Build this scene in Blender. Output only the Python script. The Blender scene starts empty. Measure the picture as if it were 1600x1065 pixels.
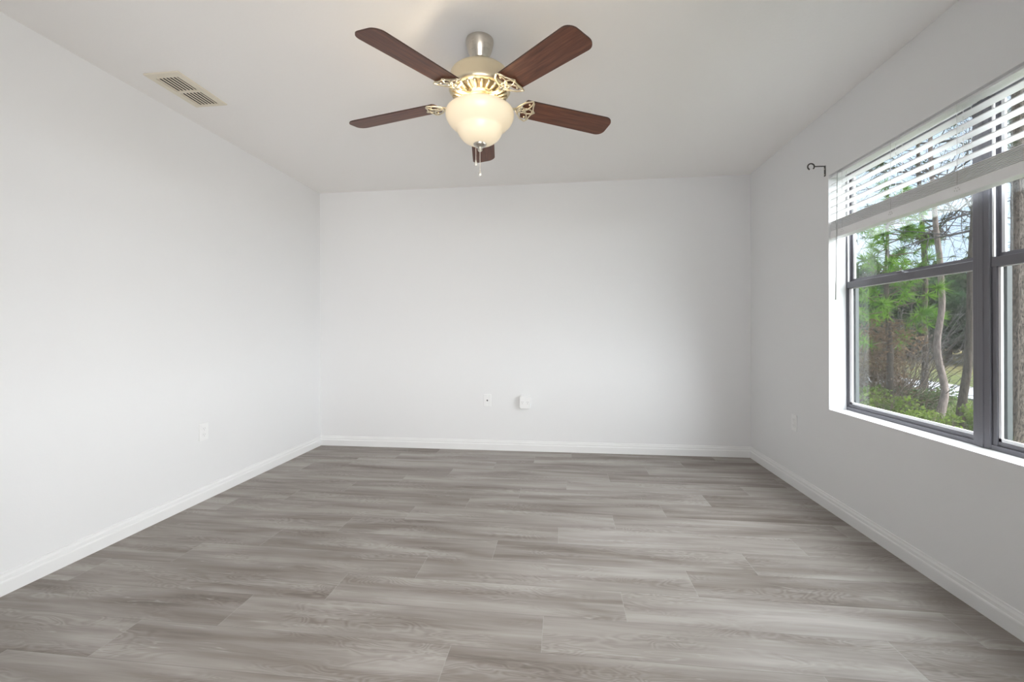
import bpy, bmesh, math, random
from mathutils import Vector, Matrix, Quaternion
random.seed(11)
S = bpy.context.scene
COL = S.collection
PI = math.pi

# ------------------------------------------------------------------ camera, sky, sun, exposure
H = 2.44                      # ceiling height
XL, XR, YB = -2.332, 1.615, 3.910   # left wall, right (window) wall, back wall
YR = -0.12                    # rear wall (behind the camera)
CAMZ = 1.0943
FPX = 668.9
cam_d = bpy.data.cameras.new('camera')
cam_d.sensor_width = 36.0
cam_d.lens = FPX / 1600 * 36.0
cam_d.shift_y = -14.99 / 1600
cam_d.clip_start = 0.02
cam_d.clip_end = 300
cam = bpy.data.objects.new('camera', cam_d)
COL.objects.link(cam)
cam.matrix_world = (Matrix.Translation((0, 0, CAMZ)) @ Matrix.Rotation(0.11675, 4, 'Z')
                    @ Matrix.Rotation(PI / 2, 4, 'X') @ Matrix.Rotation(-0.00354, 4, 'Z'))
S.camera = cam

S.view_settings.view_transform = 'Standard'
S.view_settings.look = 'None'
S.view_settings.exposure = 0.55
S.view_settings.gamma = 1.0
S.view_settings.use_curve_mapping = False
S.cycles.use_denoising = True
S.cycles.max_bounces = 14
S.cycles.diffuse_bounces = 8
S.cycles.transparent_max_bounces = 24
S.cycles.sample_clamp_indirect = 6.0
S.cycles.caustics_reflective = False
S.cycles.caustics_refractive = False


def srgb(r, g, b):
    f = lambda c: (c / 255) / 12.92 if c / 255 <= 0.04045 else ((c / 255 + 0.055) / 1.055) ** 2.4
    return (f(r), f(g), f(b), 1.0)


class NT:
    """small helper around a node tree"""
    def __init__(self, tree):
        self.t = tree
        tree.nodes.clear()

    def n(self, typ, **kw):
        nd = self.t.nodes.new(typ)
        for k, v in kw.items():
            if k.startswith('i_'):
                key = k[2:]
                key = int(key) if key.isdigit() else key.replace('_', ' ')
                self.set(nd.inputs[key], v)
            else:
                setattr(nd, k, v)
        return nd

    def set(self, sock, v):
        if isinstance(v, bpy.types.NodeSocket):
            self.t.links.new(v, sock)
        else:
            sock.default_value = v

    def math(self, op, a, b=None, c=None, clamp=False):
        nd = self.t.nodes.new('ShaderNodeMath')
        nd.operation = op
        nd.use_clamp = clamp
        for i, v in enumerate((a, b, c)):
            if v is not None:
                self.set(nd.inputs[i], v)
        return nd.outputs[0]

    def mix(self, fac, a, b, mode='MIX'):
        nd = self.t.nodes.new('ShaderNodeMix')
        nd.data_type = 'RGBA'
        nd.blend_type = mode
        self.set(nd.inputs[0], fac)
        self.set(nd.inputs[6], a)
        self.set(nd.inputs[7], b)
        return nd.outputs[2]

    def ramp(self, fac, stops):
        nd = self.t.nodes.new('ShaderNodeValToRGB')
        el = nd.color_ramp.elements
        while len(el) < len(stops):
            el.new(0.5)
        for e, (p, c) in zip(el, stops):
            e.position = p
            e.color = c
        self.set(nd.inputs[0], fac)
        return nd.outputs[0]

    def noise(self, vec, scale=5, detail=2, rough=0.5, dist=0.0):
        nd = self.n('ShaderNodeTexNoise')
        self.set(nd.inputs['Vector'], vec)
        nd.inputs['Scale'].default_value = scale
        nd.inputs['Detail'].default_value = detail
        nd.inputs['Roughness'].default_value = rough
        nd.inputs['Distortion'].default_value = dist
        return nd.outputs[0]

    def xyz(self, x, y, z=0.0):
        nd = self.t.nodes.new('ShaderNodeCombineXYZ')
        for i, v in enumerate((x, y, z)):
            self.set(nd.inputs[i], v)
        return nd.outputs[0]


# sky: pale blue with thin cloud
world = bpy.data.worlds.new('sky')
S.world = world
world.use_nodes = True
w = NT(world.node_tree)
tc = w.n('ShaderNodeTexCoord')
cl = w.noise(tc.outputs['Generated'], 2.6, 5, 0.6, 0.3)
skyc = w.ramp(cl, [(0.38, (0.47, 0.62, 0.84, 1)), (0.66, (0.70, 0.79, 0.92, 1))])
bg = w.n('ShaderNodeBackground', i_Strength=1.1)
w.set(bg.inputs['Color'], skyc)
out = w.n('ShaderNodeOutputWorld')
w.t.links.new(bg.outputs[0], out.inputs[0])

# hazy bright sky beyond the window wall: very soft sun
sun_d = bpy.data.lights.new('sun', 'SUN')
sun_d.energy = 24.5
sun_d.angle = math.radians(140)
sun_d.color = (0.96, 0.98, 1.0)
sun = bpy.data.objects.new('sun', sun_d)
COL.objects.link(sun)
sun_dir = Vector((-1.0, 0.0, -0.52)).normalized()
sun.rotation_euler = sun_dir.to_track_quat('-Z', 'Y').to_euler()
sun.location = (12, 0, 12)

# added fill light behind the camera, standing in for an unseen hallway's light
rear_fill_d = bpy.data.lights.new('rear_fill_light', 'AREA')
rear_fill_d.shape = 'RECTANGLE'
rear_fill_d.size = 1.3
rear_fill_d.size_y = 1.9
rear_fill_d.energy = 21.5
rear_fill_d.spread = math.radians(115)
rear_fill_d.color = (1.0, 0.975, 0.94)
rear_fill = bpy.data.objects.new('rear_fill_light', rear_fill_d)
COL.objects.link(rear_fill)
rear_fill.location = (0.12, -0.32, 1.08)
rear_fill.rotation_euler = (PI / 2, 0, math.radians(27))


# ------------------------------------------------------------------ materials
def new_mat(name):
    m = bpy.data.materials.new(name)
    m.use_nodes = True
    return m, NT(m.node_tree)


def principled(t, **kw):
    b = t.n('ShaderNodeBsdfPrincipled')
    for k, v in kw.items():
        t.set(b.inputs[k.replace('_', ' ')], v)
    o = t.n('ShaderNodeOutputMaterial')
    t.t.links.new(b.outputs[0], o.inputs[0])
    return b


def plain(name, col, rough=0.5, metal=0.0, spec=0.5, var=0.0, vscale=20, bump=0.0, bscale=200):
    m, t = new_mat(name)
    tcn = t.n('ShaderNodeTexCoord').outputs['Object']
    c = col
    if var:
        nz = t.noise(tcn, vscale, 4, 0.6)
        c = t.mix(nz, tuple(v * (1 - var) for v in col[:3]) + (1,), tuple(min(1, v * (1 + var)) for v in col[:3]) + (1,))
    b = principled(t, Base_Color=c, Roughness=rough, Metallic=metal, Specular_IOR_Level=spec)
    if bump:
        bn = t.n('ShaderNodeBump', i_Strength=bump, i_Distance=0.004)
        t.set(bn.inputs['Height'], t.noise(tcn, bscale, 3, 0.55))
        t.set(b.inputs['Normal'], bn.outputs[0])
    return m


M = {}
M['wall'] = plain('wall_paint', (0.795, 0.80, 0.81, 1), 0.75, spec=0.2, bump=0.06, bscale=140)
M['ceiling'] = plain('ceiling_paint', (0.885, 0.87, 0.855, 1), 0.9, spec=0.1, bump=0.12, bscale=70)
M['trim'] = plain('white_trim_paint', (0.82, 0.825, 0.83, 1), 0.4, spec=0.4)
M['plastic'] = plain('white_plastic', (0.84, 0.845, 0.85, 1), 0.35)
M['plastic_dark'] = plain('dark_slot', (0.10, 0.10, 0.105, 1), 0.5)
M['slot_grey'] = plain('grey_slot', (0.40, 0.40, 0.41, 1), 0.5)
M['bronze'] = plain('grey_bronze_aluminium', (0.172, 0.168, 0.192, 1), 0.45, metal=0.0, spec=0.4)
M['bead'] = plain('white_glazing_bead', (0.86, 0.86, 0.88, 1), 0.4)
M['screen_grey'] = plain('outer_track_grey', (0.06, 0.07, 0.07, 1), 0.5)
M['blind'] = plain('white_faux_wood', (0.89, 0.89, 0.90, 1), 0.45, var=0.03, vscale=12)
M['cord'] = plain('blind_cord', (0.72, 0.72, 0.71, 1), 0.7)
M['wand'] = plain('clear_grey_wand', (0.50, 0.51, 0.51, 1), 0.3)
M['vent'] = plain('cream_vent_paint', srgb(226, 219, 203), 0.5, spec=0.3)
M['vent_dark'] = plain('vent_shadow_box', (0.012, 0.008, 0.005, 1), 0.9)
M['iron'] = plain('dark_bracket_metal', (0.10, 0.10, 0.095, 1), 0.4, metal=0.6)
M['road'] = plain('pale_asphalt', (0.15, 0.156, 0.168, 1), 0.9, var=0.15, vscale=6)


def metal_mat(name, col, rough):
    m, t = new_mat(name)
    tcn = t.n('ShaderNodeTexCoord').outputs['Object']
    mp = t.n('ShaderNodeMapping')
    t.set(mp.inputs['Vector'], tcn)
    mp.inputs['Scale'].default_value = (6, 6, 300)
    nz = t.noise(mp.outputs[0], 3, 3)
    r = t.math('MULTIPLY_ADD', nz, 0.16, rough - 0.08)
    principled(t, Base_Color=col, Metallic=1.0, Roughness=r)
    return m


M['nickel'] = metal_mat('brushed_nickel', (0.62, 0.58, 0.52, 1), 0.30)
M['brass'] = metal_mat('antique_brass', (0.78, 0.70, 0.53, 1), 0.36)


def wood_blade():
    m, t = new_mat('walnut_blade')
    tcn = t.n('ShaderNodeTexCoord').outputs['Object']
    mp = t.n('ShaderNodeMapping')
    t.set(mp.inputs['Vector'], tcn)
    mp.inputs['Scale'].default_value = (3, 60, 20)
    a = t.noise(mp.outputs[0], 1.6, 5, 0.65, 0.5)
    c = t.ramp(a, [(0.30, (0.075, 0.024, 0.012, 1)), (0.52, (0.140, 0.048, 0.024, 1)), (0.75, (0.225, 0.084, 0.042, 1))])
    principled(t, Base_Color=c, Roughness=0.42, Specular_IOR_Level=0.4)
    return m


M['blade'] = wood_blade()
M['blade_edge'] = plain('dark_blade_edge', (0.05, 0.02, 0.013, 1), 0.5)


def bowl_mat():
    m, t = new_mat('frosted_cream_glass')
    tr = t.n('ShaderNodeBsdfTranslucent')
    tr.inputs['Color'].default_value = (0.98, 0.90, 0.74, 1)
    df = t.n('ShaderNodeBsdfPrincipled')
    df.inputs['Base Color'].default_value = (0.90, 0.82, 0.66, 1)
    df.inputs['Roughness'].default_value = 0.25
    mx = t.n('ShaderNodeMixShader', i_0=0.95)
    t.t.links.new(tr.outputs[0], mx.inputs[1])
    t.t.links.new(df.outputs[0], mx.inputs[2])
    em = t.n('ShaderNodeEmission', i_Strength=0.12)
    em.inputs['Color'].default_value = (1.0, 0.80, 0.50, 1)
    ad = t.n('ShaderNodeAddShader')
    t.t.links.new(mx.outputs[0], ad.inputs[0])
    t.t.links.new(em.outputs[0], ad.inputs[1])
    o = t.n('ShaderNodeOutputMaterial')
    t.t.links.new(ad.outputs[0], o.inputs[0])
    return m


M['bowl'] = bowl_mat()


def bulb_mat():
    m, t = new_mat('lit_bulb')
    em = t.n('ShaderNodeEmission', i_Strength=6.0)
    em.inputs['Color'].default_value = (1.0, 0.82, 0.55, 1)
    o = t.n('ShaderNodeOutputMaterial')
    t.t.links.new(em.outputs[0], o.inputs[0])
    return m


M['bulb'] = bulb_mat()


def crystal_mat():
    m, t = new_mat('chain_fob_glass')
    principled(t, Base_Color=(0.9, 0.88, 0.82, 1), Roughness=0.1, Metallic=0.6)
    return m


M['fob'] = crystal_mat()


def pane_mat():
    m, t = new_mat('window_glass')
    tr = t.n('ShaderNodeBsdfTransparent')
    tr.inputs['Color'].default_value = (0.95, 0.965, 0.96, 1)
    gl = t.n('ShaderNodeBsdfGlossy')
    gl.inputs['Roughness'].default_value = 0.02
    fr = t.n('ShaderNodeFresnel', i_IOR=1.45)
    fac = t.math('MULTIPLY', fr.outputs[0], 0.15)
    mx = t.n('ShaderNodeMixShader')
    t.set(mx.inputs[0], fac)
    t.t.links.new(tr.outputs[0], mx.inputs[1])
    t.t.links.new(gl.outputs[0], mx.inputs[2])
    o = t.n('ShaderNodeOutputMaterial')
    t.t.links.new(mx.outputs[0], o.inputs[0])
    return m


M['pane'] = pane_mat()

ROWW, ROWY, PLEN, PX0, PSTEP = 0.190, 1.459, 1.2075, -0.075, 0.3145


def floor_mat():
    m, t = new_mat('grey_vinyl_planks')
    sep = t.n('ShaderNodeSeparateXYZ')
    t.set(sep.inputs[0], t.n('ShaderNodeTexCoord').outputs['Object'])
    x, y = sep.outputs[0], sep.outputs[1]
    yy = t.math('DIVIDE', t.math('SUBTRACT', y, ROWY), ROWW)
    k = t.math('FLOOR', yy)
    fv = t.math('SUBTRACT', yy, k)
    uu = t.math('DIVIDE', t.math('SUBTRACT', t.math('SUBTRACT', x, PX0), t.math('MULTIPLY', k, PSTEP)), PLEN)
    c = t.math('FLOOR', uu)
    fu = t.math('SUBTRACT', uu, c)
    wn = t.n('ShaderNodeTexWhiteNoise', noise_dimensions='2D')
    t.set(wn.inputs['Vector'], t.xyz(k, c))
    rnd = wn.outputs['Value']
    rc = t.n('ShaderNodeSeparateColor')
    t.set(rc.inputs[0], wn.outputs['Color'])
    r2 = rc.outputs[1]
    ox = t.math('MULTIPLY', rnd, 53.0)
    oy = t.math('MULTIPLY', r2, 31.0)
    gx = t.math('ADD', x, ox)
    gy = t.math('ADD', t.math('MULTIPLY', fv, ROWW), oy)
    # broad soft bands running along the plank
    broad = t.noise(t.xyz(t.math('MULTIPLY', gx, 1.5), t.math('MULTIPLY', gy, 11.0)), 1.0, 3, 0.5, 0.4)
    # streaks
    streak = t.noise(t.xyz(t.math('MULTIPLY', gx, 2.2), t.math('MULTIPLY', gy, 55.0)), 1.0, 4, 0.6, 0.6)
    # cathedral grain
    wob = t.noise(t.xyz(t.math('MULTIPLY', gx, 3.2), t.math('MULTIPLY', gy, 13.0)), 1.0, 2, 0.5, 0.8)
    rings = t.math('SINE', t.math('MULTIPLY', wob, 95.0))
    rmask = t.math('SMOOTH_MIN', t.math('MULTIPLY', t.math('SUBTRACT', t.noise(t.xyz(t.math('MULTIPLY', gx, 1.7), t.math('MULTIPLY', gy, 8.0), 4.0), 1.0, 1), 0.45, clamp=True), 6.0, clamp=True), 1.0, 0.1)
    rings = t.math('MULTIPLY', rings, rmask)
    fine = t.noise(t.xyz(t.math('MULTIPLY', gx, 14.0), t.math('MULTIPLY', gy, 420.0)), 1.0, 2, 0.6)
    v = t.math('MULTIPLY_ADD', broad, 1.05, -0.025)
    v = t.math('ADD', v, t.math('MULTIPLY', t.math('SUBTRACT', streak, 0.5), 0.36))
    v = t.math('ADD', v, t.math('MULTIPLY', rings, 0.075))
    v = t.math('ADD', v, t.math('MULTIPLY', t.math('SUBTRACT', fine, 0.5), 0.10))
    v = t.math('ADD', v, t.math('MULTIPLY', t.math('SUBTRACT', rnd, 0.5), 0.20))
    col = t.ramp(v, [(0.18, (0.163, 0.136, 0.118, 1)), (0.42, (0.257, 0.227, 0.206, 1)),
                     (0.62, (0.342, 0.313, 0.290, 1)), (0.86, (0.435, 0.407, 0.384, 1))])
    # thin pale mineral streaks
    ps = t.noise(t.xyz(t.math('MULTIPLY', gx, 1.1), t.math('MULTIPLY', gy, 30.0), 9.0), 1.0, 2, 0.5, 0.5)
    pf = t.math('MULTIPLY', t.math('SUBTRACT', 1.0, t.math('MULTIPLY', t.math('ABSOLUTE', t.math('SUBTRACT', ps, 0.60)), 90.0), clamp=True), 0.38)
    pf = t.math('MULTIPLY', pf, t.math('GREATER_THAN', t.noise(t.xyz(t.math('MULTIPLY', gx, 0.9), t.math('MULTIPLY', gy, 9.0), 2.0), 1.0, 1), 0.5))
    col = t.mix(pf, col, (0.52, 0.50, 0.475, 1))
    # seams
    dv = t.math('MULTIPLY', t.math('MINIMUM', fv, t.math('SUBTRACT', 1.0, fv)), ROWW)
    du = t.math('MULTIPLY', t.math('MINIMUM', fu, t.math('SUBTRACT', 1.0, fu)), PLEN)
    sv = t.math('MULTIPLY', t.math('LESS_THAN', dv, 0.0011), 0.42)
    su = t.math('MULTIPLY', t.math('LESS_THAN', du, 0.0013), 0.50)
    col = t.mix(sv, col, (0.13, 0.115, 0.10, 1))
    col = t.mix(su, col, (0.40, 0.385, 0.365, 1))
    rough = t.math('MULTIPLY_ADD', streak, 0.20, 0.42)
    b = principled(t, Base_Color=col, Roughness=rough, Specular_IOR_Level=0.35)
    bn = t.n('ShaderNodeBump', i_Strength=0.10, i_Distance=0.001)
    t.set(bn.inputs['Height'], streak)
    t.set(b.inputs['Normal'], bn.outputs[0])
    return m


M['floor'] = floor_mat()


def bark(name, dark, light, sx=30, sz=7, bump=0.6):
    m, t = new_mat(name)
    tcn = t.n('ShaderNodeTexCoord').outputs['Object']
    mp = t.n('ShaderNodeMapping')
    t.set(mp.inputs['Vector'], tcn)
    mp.inputs['Scale'].default_value = (sx, sx, sz)
    a = t.noise(mp.outputs[0], 1.0, 5, 0.7, 0.5)
    c = t.ramp(a, [(0.36, dark), (0.60, light)])
    b = principled(t, Base_Color=c, Roughness=0.95, Specular_IOR_Level=0.1)
    bn = t.n('ShaderNodeBump', i_Strength=bump, i_Distance=0.02)
    t.set(bn.inputs['Height'], a)
    t.set(b.inputs['Normal'], bn.outputs[0])
    return m


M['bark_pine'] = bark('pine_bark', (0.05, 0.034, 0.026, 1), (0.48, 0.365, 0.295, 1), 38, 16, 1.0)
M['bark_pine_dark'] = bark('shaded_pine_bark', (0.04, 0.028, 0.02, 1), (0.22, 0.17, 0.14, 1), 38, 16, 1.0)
M['bark_pale'] = bark('pale_bark', (0.13, 0.10, 0.09, 1), (0.27, 0.22, 0.20, 1), 40, 9)
M['bark_dark'] = bark('dark_bark', (0.035, 0.027, 0.022, 1), (0.10, 0.08, 0.066, 1), 40, 9)
M['twig'] = plain('grey_twig', (0.06, 0.055, 0.055, 1), 0.9, var=0.2)
M['twig_brown'] = plain('brown_twig', (0.10, 0.072, 0.052, 1), 0.9, var=0.25)


def leaf(name, c1, c2, trans=0.35, sc=3.0):
    m, t = new_mat(name)
    tcn = t.n('ShaderNodeTexCoord').outputs['Object']
    nz = t.noise(tcn, sc, 4, 0.65)
    c = t.ramp(nz, [(0.34, c1), (0.66, c2)])
    d = t.n('ShaderNodeBsdfDiffuse')
    t.set(d.inputs['Color'], c)
    tr = t.n('ShaderNodeBsdfTranslucent')
    t.set(tr.inputs['Color'], c)
    mx = t.n('ShaderNodeMixShader', i_0=trans)
    t.t.links.new(d.outputs[0], mx.inputs[1])
    t.t.links.new(tr.outputs[0], mx.inputs[2])
    o = t.n('ShaderNodeOutputMaterial')
    t.t.links.new(mx.outputs[0], o.inputs[0])
    return m


M['needle'] = leaf('bright_pine_needles', (0.04, 0.12, 0.012, 1), (0.17, 0.32, 0.03, 1), 0.4, 6)
M['needle_dark'] = leaf('thin_pine_needles', (0.025, 0.04, 0.015, 1), (0.06, 0.085, 0.03, 1), 0.3, 4)
M['leaf_brown'] = leaf('dry_brown_leaves', (0.075, 0.05, 0.032, 1), (0.19, 0.13, 0.085, 1), 0.3, 5)
M['leaf_grey'] = leaf('grey_brown_leaves', (0.04, 0.035, 0.03, 1), (0.10, 0.085, 0.07, 1), 0.3, 5)
M['leaf_shrub'] = leaf('undergrowth_leaves', (0.07, 0.115, 0.02, 1), (0.21, 0.29, 0.05, 1), 0.35, 2.5)
M['leaf_shrub2'] = leaf('dull_undergrowth_leaves', (0.035, 0.065, 0.022, 1), (0.11, 0.155, 0.05, 1), 0.35, 2.5)
M['leaf_far'] = leaf('far_tree_leaves', (0.014, 0.028, 0.013, 1), (0.048, 0.072, 0.032, 1), 0.3, 1.2)
M['leaf_far2'] = leaf('far_hedge_leaves', (0.012, 0.028, 0.013, 1), (0.038, 0.07, 0.03, 1), 0.3, 1.2)


def ground_mat():
    m, t = new_mat('grass_ground')
    tcn = t.n('ShaderNodeTexCoord').outputs['Object']
    a = t.noise(tcn, 1.2, 5, 0.7)
    b_ = t.noise(tcn, 14, 4, 0.7)
    g = t.ramp(b_, [(0.3, (0.036, 0.043, 0.018, 1)), (0.7, (0.088, 0.100, 0.042, 1))])
    s = t.ramp(b_, [(0.3, (0.09, 0.07, 0.033, 1)), (0.7, (0.16, 0.13, 0.066, 1))])
    sep = t.n('ShaderNodeSeparateXYZ')
    t.set(sep.inputs[0], tcn)
    dry = t.math('MULTIPLY_ADD', sep.outputs[0], 0.30, -3.3, clamp=True)   # dry straw grass beyond the road
    f = t.math('ADD', t.math('MULTIPLY', dry, 0.7), t.math('MULTIPLY', t.math('SUBTRACT', a, 0.5), 0.9), clamp=True)
    c = t.mix(f, g, s)
    principled(t, Base_Color=c, Roughness=1.0, Specular_IOR_Level=0.0)
    return m


M['ground'] = ground_mat()
M['grass'] = leaf('grass_blades', (0.04, 0.07, 0.014, 1), (0.11, 0.16, 0.035, 1), 0.35, 1.5)


# ------------------------------------------------------------------ mesh helpers
def obj(name, bm, mat, parent=None, smooth=False, bevel=0.0, segs=2, recalc=True):
    if recalc:
        bmesh.ops.recalc_face_normals(bm, faces=bm.faces)
    me = bpy.data.meshes.new(name)
    bm.to_mesh(me)
    bm.free()
    if smooth:
        for p in me.polygons:
            p.use_smooth = True
    mats = mat if isinstance(mat, (list, tuple)) else [mat]
    for m in mats:
        me.materials.append(m)
    o = bpy.data.objects.new(name, me)
    COL.objects.link(o)
    if parent:
        o.parent = parent
    if bevel:
        md = o.modifiers.new('bevel', 'BEVEL')
        md.width = bevel
        md.segments = segs
        md.limit_method = 'ANGLE'
    return o


def tag(o, label=None, cat=None, group=None, kind=None):
    if label:
        o['label'] = label
    if cat:
        o['category'] = cat
    if group:
        o['group'] = group
    if kind:
        o['kind'] = kind
    return o


def empty(name, loc):
    o = bpy.data.objects.new(name, None)
    o.empty_display_size = 0.1
    o.location = loc
    COL.objects.link(o)
    return o


def box(bm, x0, x1, y0, y1, z0, z1, mi=0):
    v = [bm.verts.new(c) for c in ((x0, y0, z0), (x1, y0, z0), (x1, y1, z0), (x0, y1, z0),
                                   (x0, y0, z1), (x1, y0, z1), (x1, y1, z1), (x0, y1, z1))]
    for f in ((3, 2, 1, 0), (4, 5, 6, 7), (0, 1, 5, 4), (1, 2, 6, 5), (2, 3, 7, 6), (3, 0, 4, 7)):
        fc = bm.faces.new([v[i] for i in f])
        fc.material_index = mi
    return v


def boxes(*args):
    bm = bmesh.new()
    for a in args:
        box(bm, *a)
    return bm


def lathe(bm, prof, segs=48, c=(0, 0, 0), cap=True):
    rings = []
    for r, z in prof:
        if r < 1e-5:
            rings.append([bm.verts.new((c[0], c[1], c[2] + z))])
        else:
            rings.append([bm.verts.new((c[0] + r * math.cos(2 * PI * i / segs), c[1] + r * math.sin(2 * PI * i / segs), c[2] + z)) for i in range(segs)])
    for a, b in zip(rings, rings[1:]):
        for i in range(segs):
            j = (i + 1) % segs
            if len(a) == 1 and len(b) == 1:
                continue
            if len(a) == 1:
                bm.faces.new((a[0], b[i], b[j]))
            elif len(b) == 1:
                bm.faces.new((a[i], b[0], a[j]))
            else:
                bm.faces.new((a[i], b[i], b[j], a[j]))
    if cap:
        for rr in (rings[0], rings[-1]):
            if len(rr) > 1:
                bm.faces.new(rr)


def tube(bm, pts, rad, segs=8, closed=False, flat=1.0):
    """tube along pts; rad is a number or one per point"""
    pts = [Vector(p) for p in pts]
    n = len(pts)
    rads = rad if isinstance(rad, (list, tuple)) else [rad] * n
    rings = []
    up = Vector((0, 0, 1))
    prev = None
    for i, p in enumerate(pts):
        if closed:
            d = pts[(i + 1) % n] - pts[i - 1]
        else:
            d = pts[min(i + 1, n - 1)] - pts[max(i - 1, 0)]
        if d.length < 1e-9:
            d = Vector((0, 0, 1))
        d.normalize()
        if prev is None:
            a = d.orthogonal() if abs(d.z) > 0.95 else d.cross(up)
        else:
            a = prev - d * prev.dot(d)
            if a.length < 1e-6:
                a = d.orthogonal()
        a.normalize()
        prev = a
        b = d.cross(a)
        rings.append([bm.verts.new(p + (a * math.cos(2 * PI * k / segs) + b * flat * math.sin(2 * PI * k / segs)) * rads[i]) for k in range(segs)])
    m = n if closed else n - 1
    for i in range(m):
        a, b = rings[i], rings[(i + 1) % n]
        for k in range(segs):
            l = (k + 1) % segs
            bm.faces.new((a[k], a[l], b[l], b[k]))
    if not closed:
        bm.faces.new(rings[0][::-1])
        bm.faces.new(rings[-1])


def prism(bm, poly, x0, x1, axis=0):
    """extrude a 2-D outline along an axis (0: outline in y,z; 1: outline in x,z; 2: outline in x,y)"""
    def pt(u, v, t):
        return ((t, u, v), (u, t, v), (u, v, t))[axis]
    a = [bm.verts.new(pt(u, v, x0)) for u, v in poly]
    b = [bm.verts.new(pt(u, v, x1)) for u, v in poly]
    n = len(poly)
    bm.faces.new(a)
    bm.faces.new(b)
    for i in range(n):
        j = (i + 1) % n
        bm.faces.new((a[i], a[j], b[j], b[i]))


def rounded_rect(hw, hh, r, n=6):
    pts = []
    for cx, cy, a0 in ((hw - r, hh - r, 0), (-hw + r, hh - r, 90), (-hw + r, -hh + r, 180), (hw - r, -hh + r, 270)):
        for i in range(n + 1):
            a = math.radians(a0 + 90 * i / n)
            pts.append((cx + r * math.cos(a), cy + r * math.sin(a)))
    return pts


# ------------------------------------------------------------------ the room
T = 0.20                       # wall thickness
TW = 0.15                      # window wall
WY0, WY1, WZ0, WZ1 = 1.123, 2.817, 0.612, 2.036   # window opening in the right wall
HY = -1.55                     # far side of the added, unseen hallway behind the camera


def struct(o):
    o['kind'] = 'structure'
    return o


struct(obj('floor', boxes((XL - T, XR + TW, HY - T, YB + T, -0.25, 0.0)), M['floor']))
struct(obj('ceiling', boxes((XL - T, XR + TW, HY - T, YB + T, H, H + 0.2)), M['ceiling']))
struct(obj('wall_left', boxes((XL - T, XL, HY - T, YB + T, 0, H)), M['wall']))
struct(obj('wall_back', boxes((XL, XR, YB, YB + T, 0, H)), M['wall']))
struct(obj('wall_right', boxes((XR, XR + TW, HY - T, WY0, 0, H), (XR, XR + TW, WY1, YB + T, 0, H),
                               (XR, XR + TW, WY0, WY1, 0, WZ0), (XR, XR + TW, WY0, WY1, WZ1, H)), M['wall']))
DX0, DX1, DZ = -0.70, 0.85, 2.13      # unseen doorway, added to let the rear fill light in
struct(obj('wall_rear', boxes((XL, DX0, YR - 0.12, YR, 0, H), (DX1, XR, YR - 0.12, YR, 0, H),
                              (DX0, DX1, YR - 0.12, YR, DZ, H)), M['wall']))
struct(obj('wall_added_hall', boxes((XL, XR, HY - T, HY, 0, H)), M['wall']))  # closes the hallway added around the rear light

BB = [(0.0, 0.0), (0.014, 0.0), (0.014, 0.052), (0.0125, 0.057), (0.009, 0.060), (0.009, 0.074),
      (0.007, 0.078), (0.005, 0.084), (0.005, 0.090), (0.0, 0.092)]


def baseboard(name, axis, at, sgn, a, b):
    bm = bmesh.new()
    if axis == 'x':        # runs along y on a wall at x = at
        prism(bm, [(at + sgn * u, v) for u, v in BB], a, b, 1)
    else:
        prism(bm, [(at + sgn * u, v) for u, v in BB], a, b, 0)
    return struct(obj(name, bm, M['trim']))


baseboard('baseboard_left', 'x', XL, 1, YR, YB)
baseboard('baseboard_right', 'x', XR, -1, YR, YB)
baseboard('baseboard_back', 'y', YB, -1, XL, XR)

# ------------------------------------------------------------------ window
win = empty('window_1', (XR, (WY0 + WY1) / 2, WZ0))
win['kind'] = 'structure'


def wpart(name, mat, *bx, bevel=0.0, parent=win):
    bm = bmesh.new()
    for b in bx:
        x0, x1, y0, y1, z0, z1 = b
        box(bm, x0, x1, y0 - win.location.y, y1 - win.location.y, z0 - WZ0, z1 - WZ0)
    return obj(name, bm, mat, parent, bevel=bevel)


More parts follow.
